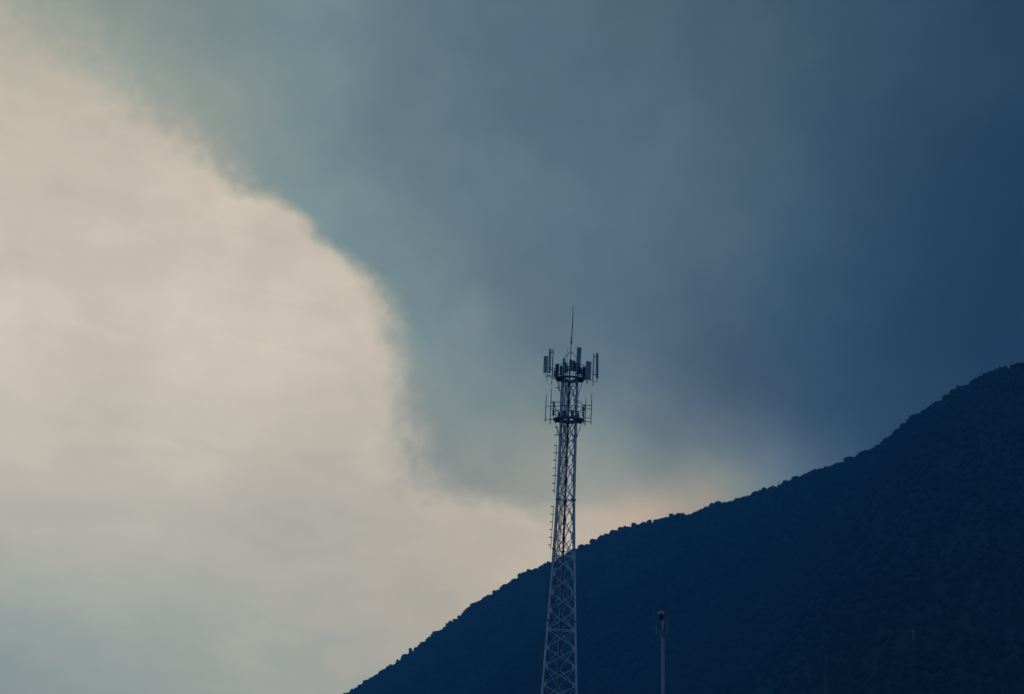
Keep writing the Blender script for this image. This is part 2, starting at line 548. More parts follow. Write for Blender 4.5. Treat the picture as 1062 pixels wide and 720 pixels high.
NS, NT = 420, 90
sx = np.linspace(60, 1420, NS)
ridge = np.zeros((NS, 3))
for i, x in enumerate(sx):
    p = at(x, float(np.interp(x, RX, RY)), float(ridge_Y(x)))
    ridge[i] = (p.x, p.y, max(p.z - 6.3 * canopy_scale(x), 2.0))
DOWN = np.array([-0.34, -0.94])
DOWN /= np.linalg.norm(DOWN)


def vnoise(x, y, seed=0):
    """value noise, vectorised"""
    xi, yi = np.floor(x).astype(int), np.floor(y).astype(int)
    fx, fy = x - xi, y - yi
    fx, fy = fx * fx * (3 - 2 * fx), fy * fy * (3 - 2 * fy)

    def h(a, b):
        n = (a * 374761393 + b * 668265263 + seed * 974711) & 0x7FFFFFFF
        n = ((n ^ (n >> 13)) * 1274126177) & 0x7FFFFFFF
        return ((n ^ (n >> 16)) & 0xFFFF) / 65535.0
    return (h(xi, yi) * (1 - fx) + h(xi + 1, yi) * fx) * (1 - fy) + (h(xi, yi + 1) * (1 - fx) + h(xi + 1, yi + 1) * fx) * fy


def surface(px, t):
    """world point for ridge coordinate px (photograph column) and metres t down the front (t<0: behind)."""
    px, t = np.asarray(px, float), np.asarray(t, float)
    bx, by, bz = (np.interp(px, sx, ridge[:, k]) for k in range(3))
    X = bx + DOWN[0] * t
    Yy = by + DOWN[1] * t
    length = np.maximum(bz, 8) / 0.50
    u = np.clip(np.where(t >= 0, t, -t * 0.9) / length, 0, 1.6)
    prof = np.where(u < 1, (1 - u) ** 1.12, -0.0)
    Z = bz * prof
    w = np.clip(np.abs(t) / 280.0, 0, 1) ** 1.2 * np.clip((1.02 - u) * 4, 0, 1)
    n = (vnoise(px / 62.0 + t / 900.0, t / 420.0, 1) - 0.5) * 62 + (vnoise(px / 24.0 + 7, t / 130.0, 2) - 0.5) * 22 + (vnoise(px / 9.0, t / 45.0, 3) - 0.5) * 8
    Z = np.where(u < 1, np.maximum(Z + n * w, 0.2), -1.5)
    return X, Yy, Z


tt = np.concatenate([-np.linspace(620, 10, 20), np.linspace(0, 1000, NT)])
PX, TT = np.meshgrid(sx, tt, indexing="ij")
X, Yv, Z = surface(PX, TT)
verts = np.stack([X, Yv, Z], -1).reshape(-1, 3)
nt_ = len(tt)
ii, jj = np.meshgrid(np.arange(NS - 1), np.arange(nt_ - 1), indexing="ij")
a = ii * nt_ + jj
faces = np.stack([a, a + 1, a + nt_ + 1, a + nt_], -1).reshape(-1, 4)


def np_mesh(name, verts, faces, mat, smooth=False):
    me = bpy.data.meshes.new(name)
    n, k = faces.shape
    me.vertices.add(len(verts))
    me.vertices.foreach_set("co", np.ascontiguousarray(verts, np.float32).ravel())
    me.loops.add(n * k)
    me.loops.foreach_set("vertex_index", np.ascontiguousarray(faces, np.int32).ravel())
    me.polygons.add(n)
    me.polygons.foreach_set("loop_start", np.arange(0, n * k, k, dtype=np.int32))
    me.polygons.foreach_set("use_smooth", np.full(n, smooth))
    me.materials.append(mat)
    me.update(calc_edges=True)
    me.validate()
    return me


def link(name, me):
    o = bpy.data.objects.new(name, me)
    COL.objects.link(o)
    return o


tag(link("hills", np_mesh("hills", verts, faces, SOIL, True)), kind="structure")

# valley floor: one sheet out to the horizon
g = MB()
ring_r = [0, 60, 300, 1000, 2000, 3000, 4450]
vs = [(0, 0, 0)]
fs = []
for r in ring_r[1:]:
    for k in range(48):
        vs.append((r * math.cos(k * math.pi / 24), r * math.sin(k * math.pi / 24), 0))
for k in range(48):
    fs.append((0, 1 + k, 1 + (k + 1) % 48))
for q_ in range(len(ring_r) - 2):
    for k in range(48):
        b0, b1 = 1 + q_ * 48, 1 + (q_ + 1) * 48
        fs.append((b0 + k, b1 + k, b1 + (k + 1) % 48, b0 + (k + 1) % 48))
g.add(vs, fs)
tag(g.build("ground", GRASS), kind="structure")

# ------------------------------------------------------------------ forest on the slope


def ico(level):
    import bmesh
    bm = bmesh.new()
    bmesh.ops.create_icosphere(bm, subdivisions=level, radius=1.0)
    v = np.array([p.co[:] for p in bm.verts])
    f = np.array([[q.index for q in p.verts] for p in bm.faces])
    bm.free()
    return v, f


def crown_verts(base_v, r, seed, squash=0.85, rough=0.28):
    g_ = np.random.default_rng(seed)
    lump = np.ones(len(base_v))
    for _ in range(7):
        d = g_.normal(size=3)
        d /= np.linalg.norm(d)
        lump += g_.uniform(0.05, 0.22) * np.clip((base_v @ d - 0.55) / 0.45, 0, 1)
    lump += g_.normal(0, rough * 0.35, len(base_v))
    v = base_v * lump[:, None] * r
    v[:, 2] *= squash
    return v


iv, if_ = ico(2)
protos = [crown_verts(iv, 1.0, 100 + k, 0.8 + 0.06 * (k % 4), 0.32) for k in range(10)]

SP = 5.6
cand_px, cand_t = [], []
px = 300.0
while px < 1150:
    Yd = float(ridge_Y(px))
    step = SP * FPX / Yd * 1.05            # columns per spacing
    for t in np.arange(-40, 900, SP):
        cand_px.append(px)
        cand_t.append(t)
    px += step
cand_px = np.array(cand_px)
cand_t = np.array(cand_t)
cand_px = cand_px + rng.uniform(-1, 1, len(cand_px)) * 7.0
cand_t = cand_t + rng.uniform(-1, 1, len(cand_t)) * SP
near = (cand_t < 12) & (cand_t > -14)
X, Yv, Z = surface(cand_px, cand_t)
rel = np.stack([X, Yv, Z], -1) - np.array(CAM)
kdep = rel @ np.array(F)
scr_x = CX + FPX * (rel @ np.array(RT)) / kdep
scr_y = CY - FPX * (rel @ np.array(UP)) / kdep
keep = (scr_x > 300) & (scr_x < 1120) & (scr_y < 775) & (Z > 0.5)
X, Yv, Z, cand_px, near = X[keep], Yv[keep], Z[keep], cand_px[keep], near[keep]
n_tree = len(X)
size = np.clip(rng.lognormal(1.2, 0.26, n_tree), 1.8, 5.6) * canopy_scale(cand_px) * (0.85 + 0.4 * vnoise(X / 40.0, Yv / 40.0, 5)) * np.where(near, 0.80, 1.0)
pick = rng.integers(0, len(protos), n_tree)
ang = rng.uniform(0, 2 * np.pi, n_tree)
P = np.stack(protos)[pick]
ca, sa = np.cos(ang)[:, None], np.sin(ang)[:, None]
tall = rng.uniform(0.85, 1.35, n_tree)
VX = (P[..., 0] * ca - P[..., 1] * sa) * size[:, None] + X[:, None]
VY = (P[..., 0] * sa + P[..., 1] * ca) * size[:, None] + Yv[:, None]
VZ = P[..., 2] * (size * tall)[:, None] + (Z + size * 0.95)[:, None]
fv = np.stack([VX, VY, VZ], -1).reshape(-1, 3)
ff = (if_[None] + (np.arange(n_tree) * len(iv))[:, None, None]).reshape(-1, 3)
print("forest crowns", n_tree)
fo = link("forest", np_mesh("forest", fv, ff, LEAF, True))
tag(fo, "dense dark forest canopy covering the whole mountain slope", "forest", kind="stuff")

# ------------------------------------------------------------------ trees along the ridge
iv3, if3 = ico(2)


def tree_meshes(kind, seed):
    """crown and trunk meshes of one tree about 8 m tall, base at the origin."""
    g_ = np.random.default_rng(seed)
    V, Fc = [], []

    def put(v, f):
        o = sum(len(q_) for q_ in V)
        V.append(v)
        Fc.extend((np.asarray(f) + o).tolist())
    if kind == "conifer":
        for k in range(7):
            z0 = 1.2 + k * 1.05
            r = 1.75 * (1 - k / 7.6)
            n = 9
            rr = r * g_.uniform(0.7, 1.15, n)
            aa = np.arange(n) / n * 2 * np.pi
            ringv = np.stack([rr * np.cos(aa), rr * np.sin(aa), np.full(n, z0) + g_.uniform(-.25, .1, n)], -1)
            v = np.vstack([ringv, [[0, 0, z0 + 1.9]], [[0, 0, z0 + 0.2]]])
            f = [(i, (i + 1) % n, n) for i in range(n)] + [((i + 1) % n, i, n + 1) for i in range(n)]
            put(v, f)
        top, tz = 9.3, 8.0
    else:
        lobes = {"round": 5, "broad": 7, "slim": 4}[kind]
        cz = 3.6
        for k in range(lobes):
            sp = {"round": (1.5, 1.5, 1.5), "broad": (2.3, 2.3, 1.2), "slim": (0.7, 0.7, 2.3)}[kind]
            c = g_.normal(size=3) * np.array(sp) * 0.6
            c[2] += cz
            put(crown_verts(iv3, g_.uniform(1.7, 2.5), seed * 31 + k, 0.95, 0.4) + c, if3)
        top, tz = 8.0, cz
    # loose leaf sprays around the crown
    allv = np.vstack(V)
    nl = 420 if kind != "conifer" else 120
    idx = g_.integers(0, len(allv), nl)
    cen = allv[:].mean(0)
    for i in idx:
        p = allv[i] + (allv[i] - cen) * g_.uniform(-0.1, 0.26)
        s = g_.uniform(0.25, 0.65)
        d1, d2 = g_.normal(size=3), g_.normal(size=3)
        d1 /= np.linalg.norm(d1)
        d2 /= np.linalg.norm(d2)
        put(np.array([p, p + d1 * s, p + d2 * s]), [(0, 1, 2)])
    crown = np_mesh("crown", np.vstack(V), np.array(Fc), LEAF)
    tr = MB()
    tr.path([(0, 0, -1.2), (0.1, 0.05, 1.5), (-0.05, 0.1, tz)], [0.28, 0.2, 0.06], 6)
    me = bpy.data.meshes.new("trunk")
    me.from_pydata(tr.v, [], tr.f)
    me.materials.append(BARK)
    return crown, me


VAR = {"round": [tree_meshes("round", s) for s in (1, 2, 3, 4)], "broad": [tree_meshes("broad", s) for s in (5, 6)],
       "slim": [tree_meshes("slim", s) for s in (7, 8)], "conifer": [tree_meshes("conifer", s) for s in (9, 10)]}


def plant(x, t, h, kind, label, group, width=1.0):
    """one tree: its crown top stands h pixels' worth of metres above the ridge at column x."""
    X, Yy, Z = (float(v) for v in surface(x, t))
    crown, trunk = random.choice(VAR[kind])
    o = thing({"conifer": "conifer_tree"}.get(kind, "ridge_tree"), (X, Yy, Z), label, "tree", group)
    s = h / (9.3 if kind == "conifer" else 7.0)
    o.scale = (s * width, s * width, s)
    o.rotation_euler.z = random.uniform(0, 6.28)
    for nm, me in (("trunk", trunk), ("crown", crown)):
        c = bpy.data.objects.new(nm, me)
        COL.objects.link(c)
        c.parent = o
    return o


G = "trees along the mountain ridge"
SPECIAL = [  # column, height in metres above the bare ridge, kind, width, label
    (807.4, 11.5, "conifer", 0.7, "lone pointed conifer spike standing above the middle of the ridge"),
    (426.3, 12.5, "slim", 0.8, "pointed tree poking up on the lower ridge, tallest below the tower"),
    (372.3, 9.5, "slim", 0.8, "small upright tree at the foot of the ridge, lowest one standing out"),
    (412.0, 9.6, "round", 0.8, "bushy tree on the lower ridge just below the pointed one"),
    (512.4, 10.2, "slim", 0.8, "slim tree on the ridge midway between the pointed tree and the tower"),
    (542.0, 11.0, "round", 1.0, "lower of two round tree crowns side by side left of the tower"),
    (548.3, 11.3, "round", 1.0, "upper of two round tree crowns side by side left of the tower"),
    (615.0, 10.8, "round", 1.0, "first round tree crown on the ridge beyond the tower's bright leg"),
    (643.5, 10.6, "slim", 1.1, "small peaked tree just below the flat-topped clump on the ridge"),
    (658.5, 12.6, "broad", 0.75, "broad domed tree at the lower end of the flat-topped clump"),
    (667.5, 11.6, "broad", 0.75, "middle tree of the flat-topped clump on the ridge"),
    (673.0, 12.8, "round", 0.8, "steep-sided tree at the upper end of the flat-topped clump"),
    (697.8, 11.2, "slim", 1.3, "knob-like tree crown standing at the start of the level ridge"),
    (738.5, 11.2, "round", 0.9, "dark tree crown on the step where the ridge rises again"),
    (745.0, 11.4, "round", 0.9, "tallest tree crown on top of the step in the ridge"),
    (940.6, 8.0, "conifer", 0.55, "tiny conifer spike on the steep bare-looking upper ridge"),
]
for x, h, kind, w, lab in SPECIAL:
    plant(x, 0.0, h * (0.80 if 560 < x < 800 else 0.9), kind, lab, None, w)
x = 346.0
while x < 1085:
    if min(abs(x - s[0]) for s in SPECIAL) > 2.0:
        cs = float(canopy_scale(x))
        r = random.random()
        kind = "round" if r < 0.45 else "broad" if r < 0.8 else "slim"
        h = random.choice((7.2, 7.8, 8.4, 9.0, 9.8)) * cs * (1.08 if x < 600 else 1.0) * random.uniform(0.9, 1.08)
        plant(x, random.uniform(-3, 3), h, kind, "rounded dark tree crown in the row along the mountain ridge", G, random.uniform(0.85, 1.15))
    x += random.uniform(2.6, 5.2) * (0.72 if x > 800 else 0.9)

# pale rock showing through the trees


def on_slope(xp, yp):
    """ridge coordinates of the slope point seen at a photograph pixel."""
    best = None
    for px_ in np.arange(xp - 160, xp + 330, 6.0):
        t_ = np.arange(0, 900, 6.0)
        X, Yy, Z = surface(np.full(len(t_), px_), t_)
        rel = np.stack([X, Yy, Z], -1) - np.array(CAM)
        k = rel @ np.array(F)
        e = np.hypot(CX + FPX * (rel @ np.array(RT)) / k - xp, CY - FPX * (rel @ np.array(UP)) / k - yp)
        i = int(np.argmin(e))
        if best is None or e[i] < best[0] - 0.5:
            best = (float(e[i]), px_, float(t_[i]))
    return surface(best[1], best[2])


X, Yy, Z = (float(v) for v in on_slope(947.2, 659))
rk = MB()
rs = (Vector((X, Yy, Z)) - CAM).length / FPX        # metres per photograph pixel there
rv = crown_verts(iv, 1.0, 77, 1.0, 0.35)
toCam = (CAM - Vector((X, Yy, Z))).normalized()
rc = CAM + (ray(947.2, 655).normalized()) * ((Vector((X, Yy, Z)) - CAM).length - 7.0)
rk.add([Vector((p[0] * rs * 1.05, p[1] * rs * 1.2, p[2] * rs * 1.6)) + rc for p in rv], if_.tolist())
rk.path([rc - Vector((0, 0, 11.0)), rc], [rs * 0.8, rs * 0.6], 8)
tag(rk.build("rock_outcrop", ROCK), "small pale rock showing through the dark forest low on the mountain", "rock")

# ------------------------------------------------------------------ lattice tower
TY = 224.0
axis_pt = at(588.7, 458, TY)
AX = axis_pt.x


def ppm(z):
    """photograph pixels per metre at the tower, height z"""
    return FPX / (Vector((AX, TY, z)) - CAM).dot(F)


def z_of(y):
    """height on the tower axis seen at photograph row y"""
    lo, hi = -20.0, 120.0
    for _ in range(60):
        m_ = (lo + hi) / 2
        if project((AX, TY, m_))[1] > y:
            lo = m_
        else:
            hi = m_
    return (lo + hi) / 2


tower = thing("lattice_tower", (AX, TY, 0), "tall three-legged steel lattice phone mast with two antenna rings standing before the mountain", "tower")

WID = [(395, 15.8), (440, 15.8), (458, 16.2), (519, 17.4), (577, 21.6), (654, 29.0), (720, 35.6)]
zw = sorted([(z_of(y), w / ppm(z_of(y))) for y, w in WID])
slope = (zw[0][1] - zw[1][1]) / (zw[1][0] - zw[0][0])
zw = [(0.0, zw[0][1] + slope * zw[0][0])] + zw + [(z_of(372), zw[-1][1])]
ZW = np.array(zw)


def width(z):
    return float(np.interp(z, ZW[:, 0], ZW[:, 1]))


TWIST = math.radians(1.0)


def leg_pt(i, z):
    w = width(z)
    px_, py_ = [(-w / 2, -w * 0.2887), (w / 2, -w * 0.2887), (0, w * 0.5774)][i]
    c, s = math.cos(TWIST), math.sin(TWIST)
    return Vector((AX + px_ * c - py_ * s, TY + px_ * s + py_ * c, z))


rows = [395.5, 416, 437, 457.5, 477.5, 498, 519, 538.3, 557.6, 577, 596.3, 615.5, 634.7, 654, 673.2, 692.3, 711.5]
nodes = [z_of(y) for y in rows]
sp_last = nodes[-2] - nodes[-1]
z = nodes[-1] - sp_last
while z > 0.8:
    nodes.append(z)
    sp_last *= 1.03
    z -= sp_last
n_vis = 17
FLANGE_ROWS = (453, 519, 570.5, 645)
LEG_R = [(0, 0.135), (z_of(577), 0.125), (z_of(519), 0.125), (z_of(395), 0.120), (200, 0.12)]


def leg_r(z):
    return float(np.interp(z, [p[0] for p in LEG_R], [p[1] for p in LEG_R]))


Z_TOP = z_of(386)
legs = []
for i in range(3):
    zs = sorted(set([0.25] + [zz for zz in ZW[:, 0] if 0.25 < zz < Z_TOP] + [Z_TOP]))
    m = MB()
    m.path([leg_pt(i, zz) for zz in zs], [leg_r(zz) for zz in zs], 12)
    lg = m.build("leg", GALV, tower, smooth=False)
    legs.append(lg)
    for y in FLANGE_ROWS:
        zf = z_of(y)
        c = leg_pt(i, zf)
        r = leg_r(zf)
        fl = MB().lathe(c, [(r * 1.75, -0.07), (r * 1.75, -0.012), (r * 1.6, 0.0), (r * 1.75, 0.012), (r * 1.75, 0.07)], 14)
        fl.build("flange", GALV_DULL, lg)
    ft = MB().lathe(leg_pt(i, 0.0), [(0.9, -0.6), (0.9, 0.22), (0.86, 0.26)], 20)
    ft.build("footing", CONC, lg)
    for zn in nodes[:n_vis]:
        c = leg_pt(i, zn)
        inward = Vector((AX, TY, zn)) - c
        inward.normalize()
        gp = MB()
        # gusset: one bent plate welded to the leg, an arm towards each neighbouring face
        for j in range(3):
            if j == i:
                continue
            d = (leg_pt(j, zn) - c).normalized()
            gp.bar(c + d * (leg_r(zn) * 0.6), c + d * (leg_r(zn) + 0.27), 0.46, 0.03, ref=d.cross(Vector((0, 0, 1))))
        gp.build("gusset_plate", GALV, lg)

# bracing
low = MB()
low_h = MB()
DIA = 0.078
for k in range(len(nodes) - 1):
    for i, j in ((0, 1), (1, 2), (2, 0)):
        za, zb = nodes[k], nodes[k + 1]
        outn = (leg_pt(i, za) - leg_pt(j, za)).cross(Vector((0, 0, 1))).normalized()
        if outn.dot((leg_pt(i, za) + leg_pt(j, za)) / 2 - Vector((AX, TY, za))) < 0:
            outn = -outn
        d = DIA * (1.2 if k < 10 else 1.0)
        for s, (p, q_) in ((1, (leg_pt(i, za), leg_pt(j, zb))), (-1, (leg_pt(j, za), leg_pt(i, zb)))):
            off = outn * (0.042 * s)
            if k < n_vis:
                b = MB()
                if (i, j) == (0, 1):
                    b.bar(p + off, q_ + off, d * 0.95, d, ref=outn)
                else:
                    b.bar(p + off, q_ + off, 0.115 if k < 10 else 0.06, 0.05 if k < 10 else 0.03, ref=outn)
                b.build("diagonal_brace", GALV, tower)
            else:
                low.bar(p + off, q_ + off, d * 1.15, d, ref=outn)
        if k in (0, 2, 3, 6, 9, 13) or k >= n_vis and (k - n_vis) % 4 == 0:
            p, q_ = leg_pt(i, za), leg_pt(j, za)
            if k < n_vis:
                MB().bar(p, q_, 0.09, 0.085, ref=outn).build("horizontal_brace", GALV, tower)
            else:
                low_h.bar(p, q_, 0.09, 0.085, ref=outn)
tag(low.build("diagonal_brace", GALV, tower), kind="stuff")
tag(low_h.build("horizontal_brace", GALV, tower), kind="stuff")

# cable ladder with feeder cables, inside the near left leg
m = MB()


def tray_pt(z, dx):
    w = width(z)
    return Vector((AX - w * 0.5 + 0.34 + dx, TY + 0.10 * w, z))


z0, z1 = 0.5, z_of(397)
zs = [z0] + [float(v) for v in ZW[:, 0] if z0 < v < z1] + [z1]
for dx in (0.0, 0.34):
    m.path([tray_pt(zz, dx) for zz in zs], 0.024, 6)
zz = z0 + 0.4
while zz < z1:
    m.bar(tray_pt(zz, 0), tray_pt(zz, 0.34), 0.035, 0.03)
    zz += 0.6
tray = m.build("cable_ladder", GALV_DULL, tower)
for q_, dx in enumerate((0.08, 0.17, 0.27)):
    c = MB()
    off = Vector((0, -0.05, 0))
    c.path([tray_pt(zz, dx) + off for zz in zs[:-1]] + [tray_pt(z_of(393 + 2 * q_), dx) + off], 0.024, 6)
    c.build("feeder_cable", CABLE, tray)

# peg ladder standing off the outer side of the left leg, in separate lengths
for ya, yb in ((395.5, 407), (444.5, 453.5), (463, 513.5), (526.5, 571), (584, 640), (650, 716)):
    za, zb = z_of(yb), z_of(ya)
    m = MB()
    off = lambda z_: leg_pt(0, z_) + Vector((-0.36, 0.05, 0))
    m.bar(off(za), off(zb), 0.075, 0.075)
    zz = zb - 0.04
    k = 0
    while zz >= za - 0.01:
        p = off(zz)
        m.bar(p + Vector((-0.30, 0, 0)), p + Vector((0.0, 0, 0)), 0.095, 0.095, ref=(0, 1, 0))
        if k % 3 == 1:
            m.bar(p, p + Vector((0.34, -0.03, 0)), 0.04, 0.04, ref=(0, 1, 0))
        zz -= 0.88
        k += 1
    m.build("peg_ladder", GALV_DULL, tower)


def platform(y_deck, R, rails, thick, strut_y):
    z = z_of(y_deck)
    c = Vector((AX, TY, z))
    m = MB()
    n = 12
    ro, ri = R, R * 0.60
    prof = [(ro, -thick), (ro, 0), (ri, 0), (ri, -thick)]
    vs, fs = [], []
    for k in range(n):
        a_ = 2 * math.pi * (k + 0.5) / n
        for r, dz in prof:
            vs.append(c + Vector((r * math.cos(a_), r * math.sin(a_), dz)))
    for k in range(n):
        for e in range(4):
            fs.append((k * 4 + e, ((k + 1) % n) * 4 + e, ((k + 1) % n) * 4 + (e + 1) % 4, k * 4 + (e + 1) % 4))
    m.add(vs, fs)
    # joists under the deck, tying the ring to the legs
    for k in range(6):
        a_ = math.pi * (k / 3 + 0.17)
        d = Vector((math.cos(a_), math.sin(a_), 0))
        m.bar(c + d * 0.3 + Vector((0, 0, -thick - 0.05)), c + d * (R - 0.02) + Vector((0, 0, -thick - 0.05)), 0.09, 0.12, ref=(0, 0, 1))
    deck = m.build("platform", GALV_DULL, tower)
    gr = MB()
    for h in rails:
        gr.torus(c + Vector((0, 0, h)), R * 0.985, 0.035, 24, 6)
    for k in range(9):
        a_ = 2 * math.pi * (k + 0.3) / 9
        d = Vector((math.cos(a_), math.sin(a_), 0)) * (R * 0.985)
        gr.bar(c + d, c + d + Vector((0, 0, rails[-1])), 0.055, 0.055, ref=(1, 0, 0))
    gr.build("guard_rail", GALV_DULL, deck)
    for i in range(3):
        a = leg_pt(i, z_of(strut_y))
        d = (a - Vector((AX, TY, a.z))).normalized()
        for sgn in (-0.28, 0.28) if i == 2 else (0.0,):
            dd = Matrix.Rotation(sgn, 3, "Z") @ d
            if i < 2:
                dd = Vector((d.x * 1.25, d.y * 0.5, 0)).normalized()
            MB().bar(a + dd * 0.08, c + dd * (R - 0.12) + Vector((0, 0, -thick - 0.02)), 0.07, 0.07).build("strut", GALV_DULL, deck)
    return deck, c


up_deck, up_c = platform(393.0, 1.72, (0.72, 1.45), 0.10, 411.5)
lo_deck, lo_c = platform(434.8, 1.78, (0.65, 1.25), 0.18, 454.0)

# lightning rod on a tripod
tip = Vector((AX + 0.10, TY, z_of(318)))
joint = Vector((AX + 0.02, TY, z_of(355)))
m = MB()
m.path([joint, joint + Vector((0.02, 0, 0.5)), (joint + tip) / 2 + Vector((0.02, 0, 0)), tip], [0.085, 0.06, 0.05, 0.03], 8)
rod = m.build("lightning_rod", GALV_DULL, tower)
MB().lathe(joint + Vector((0, 0, -0.16)), [(0.06, -0.06), (0.1, 0), (0.1, 0.3), (0.06, 0.4)], 10).build("clamp", GALV_DULL, rod)
zb = z_of(366)
stem_b = Vector((AX - 0.04, TY, z_of(386)))
MB().tube(stem_b, joint, 0.05, 0.045).build("stem", GALV_DULL, rod)
for i, dz in ((0, 0), (1, 0), (2, 0)):
    foot = leg_pt(i, z_of(373))
    foot = Vector((AX + (foot.x - AX) * 0.92, TY + (foot.y - TY) * 0.92, foot.z))
    MB().path([Vector((AX, TY, z_of(364.5))), foot, leg_pt(i, Z_TOP)], 0.035, 6).build("stay", GALV_DULL, rod)


def frame(yaw, tilt=0.0, lean=0.0):
    """x across the face, y out of the back, z along the height; yaw 0 faces the camera."""
    Rm = Matrix.Rotation(yaw, 3, "Z") @ Matrix.Rotation(tilt, 3, "X") @ Matrix.Rotation(lean, 3, "Y")
    return Rm @ Vector((1, 0, 0)), Rm @ Vector((0, 1, 0)), Rm @ Vector((0, 0, 1))


def panel_antenna(x0, x1, y0, y1, dY, yaw, mat, depth=0.16, tilt=0.0, lean=0.0, pipe=None, wide=None):
    """panel seen between columns x0-x1 and rows y0-y1 of the photograph, dY metres behind the axis."""
    cx, cy = (x0 + x1) / 2, (y0 + y1) / 2
    c = at(cx, cy, TY + dY)
    s = ppm(c.z)
    w = wide if wide else (x1 - x0) / s
    h = (y1 - y0) / s / math.cos(math.radians(13))
    ax = frame(yaw, tilt, lean)
    o = MB().rbox(c, ax, (w, depth, h), 0.045).build("panel_antenna", mat, tower)
    # pipe it hangs on, with two clamps
    if pipe:
        xp, ya, yb = pipe
        pa, pb = at(xp, ya, TY + dY * 0.94), at(xp, yb, TY + dY * 0.94)
        pb = Vector((pa.x, pa.y, pb.z))
    else:
        back = c + ax[1] * (depth / 2 + 0.13)
        pa, pb = back + Vector((0, 0, h * 0.5 + 0.05)), back + Vector((0, 0, -h * 0.5 - 0.55))
    MB().tube(pb, pa, 0.038).build("mounting_pipe", GALV_DULL, o)
    for f_ in (0.36, -0.36):
        p = c + ax[2] * (h * f_)
        q_ = Vector((pa.x, pa.y, p.z))
        MB().bar(p, q_, 0.09, 0.09, ref=(0, 0, 1)).build("bracket", GALV_DULL, o)
    # arm back to the platform ring
    zr = up_c.z + 0.06
    d = Vector((pa.x - AX, pa.y - TY, 0))
    for hh in (0.0, 0.95):
        ring = Vector((AX, TY, zr + hh)) + d.normalized() * min(1.6, d.length - 0.1)
        if pa.z > zr + hh > pb.z - 0.1:
            MB().bar(Vector((pa.x, pa.y, zr + hh)), ring, 0.06, 0.06, ref=(0, 0, 1)).build("arm", GALV_DULL, o)
    bx = MB()
    base_c = c - ax[2] * (h / 2 - 0.01)
    for sgn in (-0.25, 0.25):
        a0 = base_c + ax[0] * (w * sgn)
        pts_ = [a0, a0 - Vector((0, 0, 0.28)), (a0 + Vector((pa.x, pa.y, a0.z))) / 2 - Vector((0, 0, 0.55)), Vector((pa.x, pa.y, up_c.z + 0.1)).lerp(Vector((AX, TY, up_c.z + 0.1)), 0.2)]
        MB().path(pts_, 0.02, 6).build("jumper_cable", CABLE, o)
    return o


# left group
panel_antenna(563.6, 567.6, 369.5, 386.5, -1.0, math.radians(-32), PANEL, 0.19, pipe=(568.2, 369, 395.5))
panel_antenna(568.6, 571.8, 361.8, 387, 0.5, math.radians(-48), PANEL, 0.19, wide=0.30, pipe=(573.6, 361.5, 400))
# centre right
panel_antenna(597.8, 602.4, 360.3, 386, 0.9, math.radians(12), PANEL_D, 0.2, lean=0.02)
# right group
panel_antenna(607.4, 613.0, 375.0, 393.0, -1.45, math.radians(22), PANEL_D, 0.24, lean=0.0)
panel_antenna(617.4, 621.2, 366.2, 392.3, 0.3, math.radians(62), PANEL_D, 0.22, wide=0.32, tilt=-0.055, lean=0.05, pipe=(616.0, 367, 400.5))
# slim grey panels round the left of the ring
panel_antenna(583.4, 586.0, 371.8, 388, -1.55, math.radians(-8), PANEL_D, 0.14)


def radio_unit(x0, x1, y0, y1, dY, yaw):
    c = at((x0 + x1) / 2, (y0 + y1) / 2, TY + dY)
    s = ppm(c.z)
    ax = frame(math.radians(yaw))
    w, h = 1.15 * (x1 - x0) / s, 1.05 * (y1 - y0) / s
    o = MB().rbox(c, ax, (w, 0.22, h), 0.03).build("radio_unit", RRU, tower)
    fins = MB()
    for k in range(5):
        p = c - ax[1] * 0.13 + ax[0] * (w * (k - 2) * 0.19)
        fins.bar(p - ax[2] * (h * 0.42), p + ax[2] * (h * 0.42), 0.018, 0.045)
    tag(fins.build("cooling_fins", RRU, o))
    MB().tube(c + ax[1] * 0.17 - Vector((0, 0, c.z - up_c.z)), c + ax[1] * 0.17 + Vector((0, 0, h * 0.6)), 0.035).build("mounting_pipe", GALV_DULL, o)
    return o


for a_ in ((576.0, 579.3, 378, 391, -1.35, -20), (590.6, 593.2, 373.5, 384.5, -1.6, 5), (593.9, 596.4, 374.5, 385, -1.5, 12), (598.2, 600.3, 380, 388, -1.45, 18),
           (600.9, 602.8, 381, 388, -1.4, 20), (604.0, 607.4, 381, 393, -1.0, 25), (574.6, 576.0, 384.5, 391, -1.1, -25), (588.0, 589.6, 379, 386, 1.2, 0),
           (580.6, 582.8, 379.5, 388.5, 1.25, 15), (585.6, 587.6, 376.5, 387, -1.3, -5), (603.0, 604.6, 383.5, 391, 1.1, -12), (596.4, 598.0, 377, 385, 1.3, 0)):
    radio_unit(*a_)
# thin whips among the panels
for x_, ya, yb, dY in ((574.0, 362.5, 378, -0.6), (588.3, 360.5, 388, 0.4), (615.6, 366.5, 384, -0.4)):
    a, b = at(x_, yb, TY + dY), at(x_, ya, TY + dY)
    MB().path([(b.x, b.y, up_c.z + 0.02), (b.x, b.y, b.z)], [0.035, 0.02], 6).build("whip_antenna", GALV_DULL, tower)


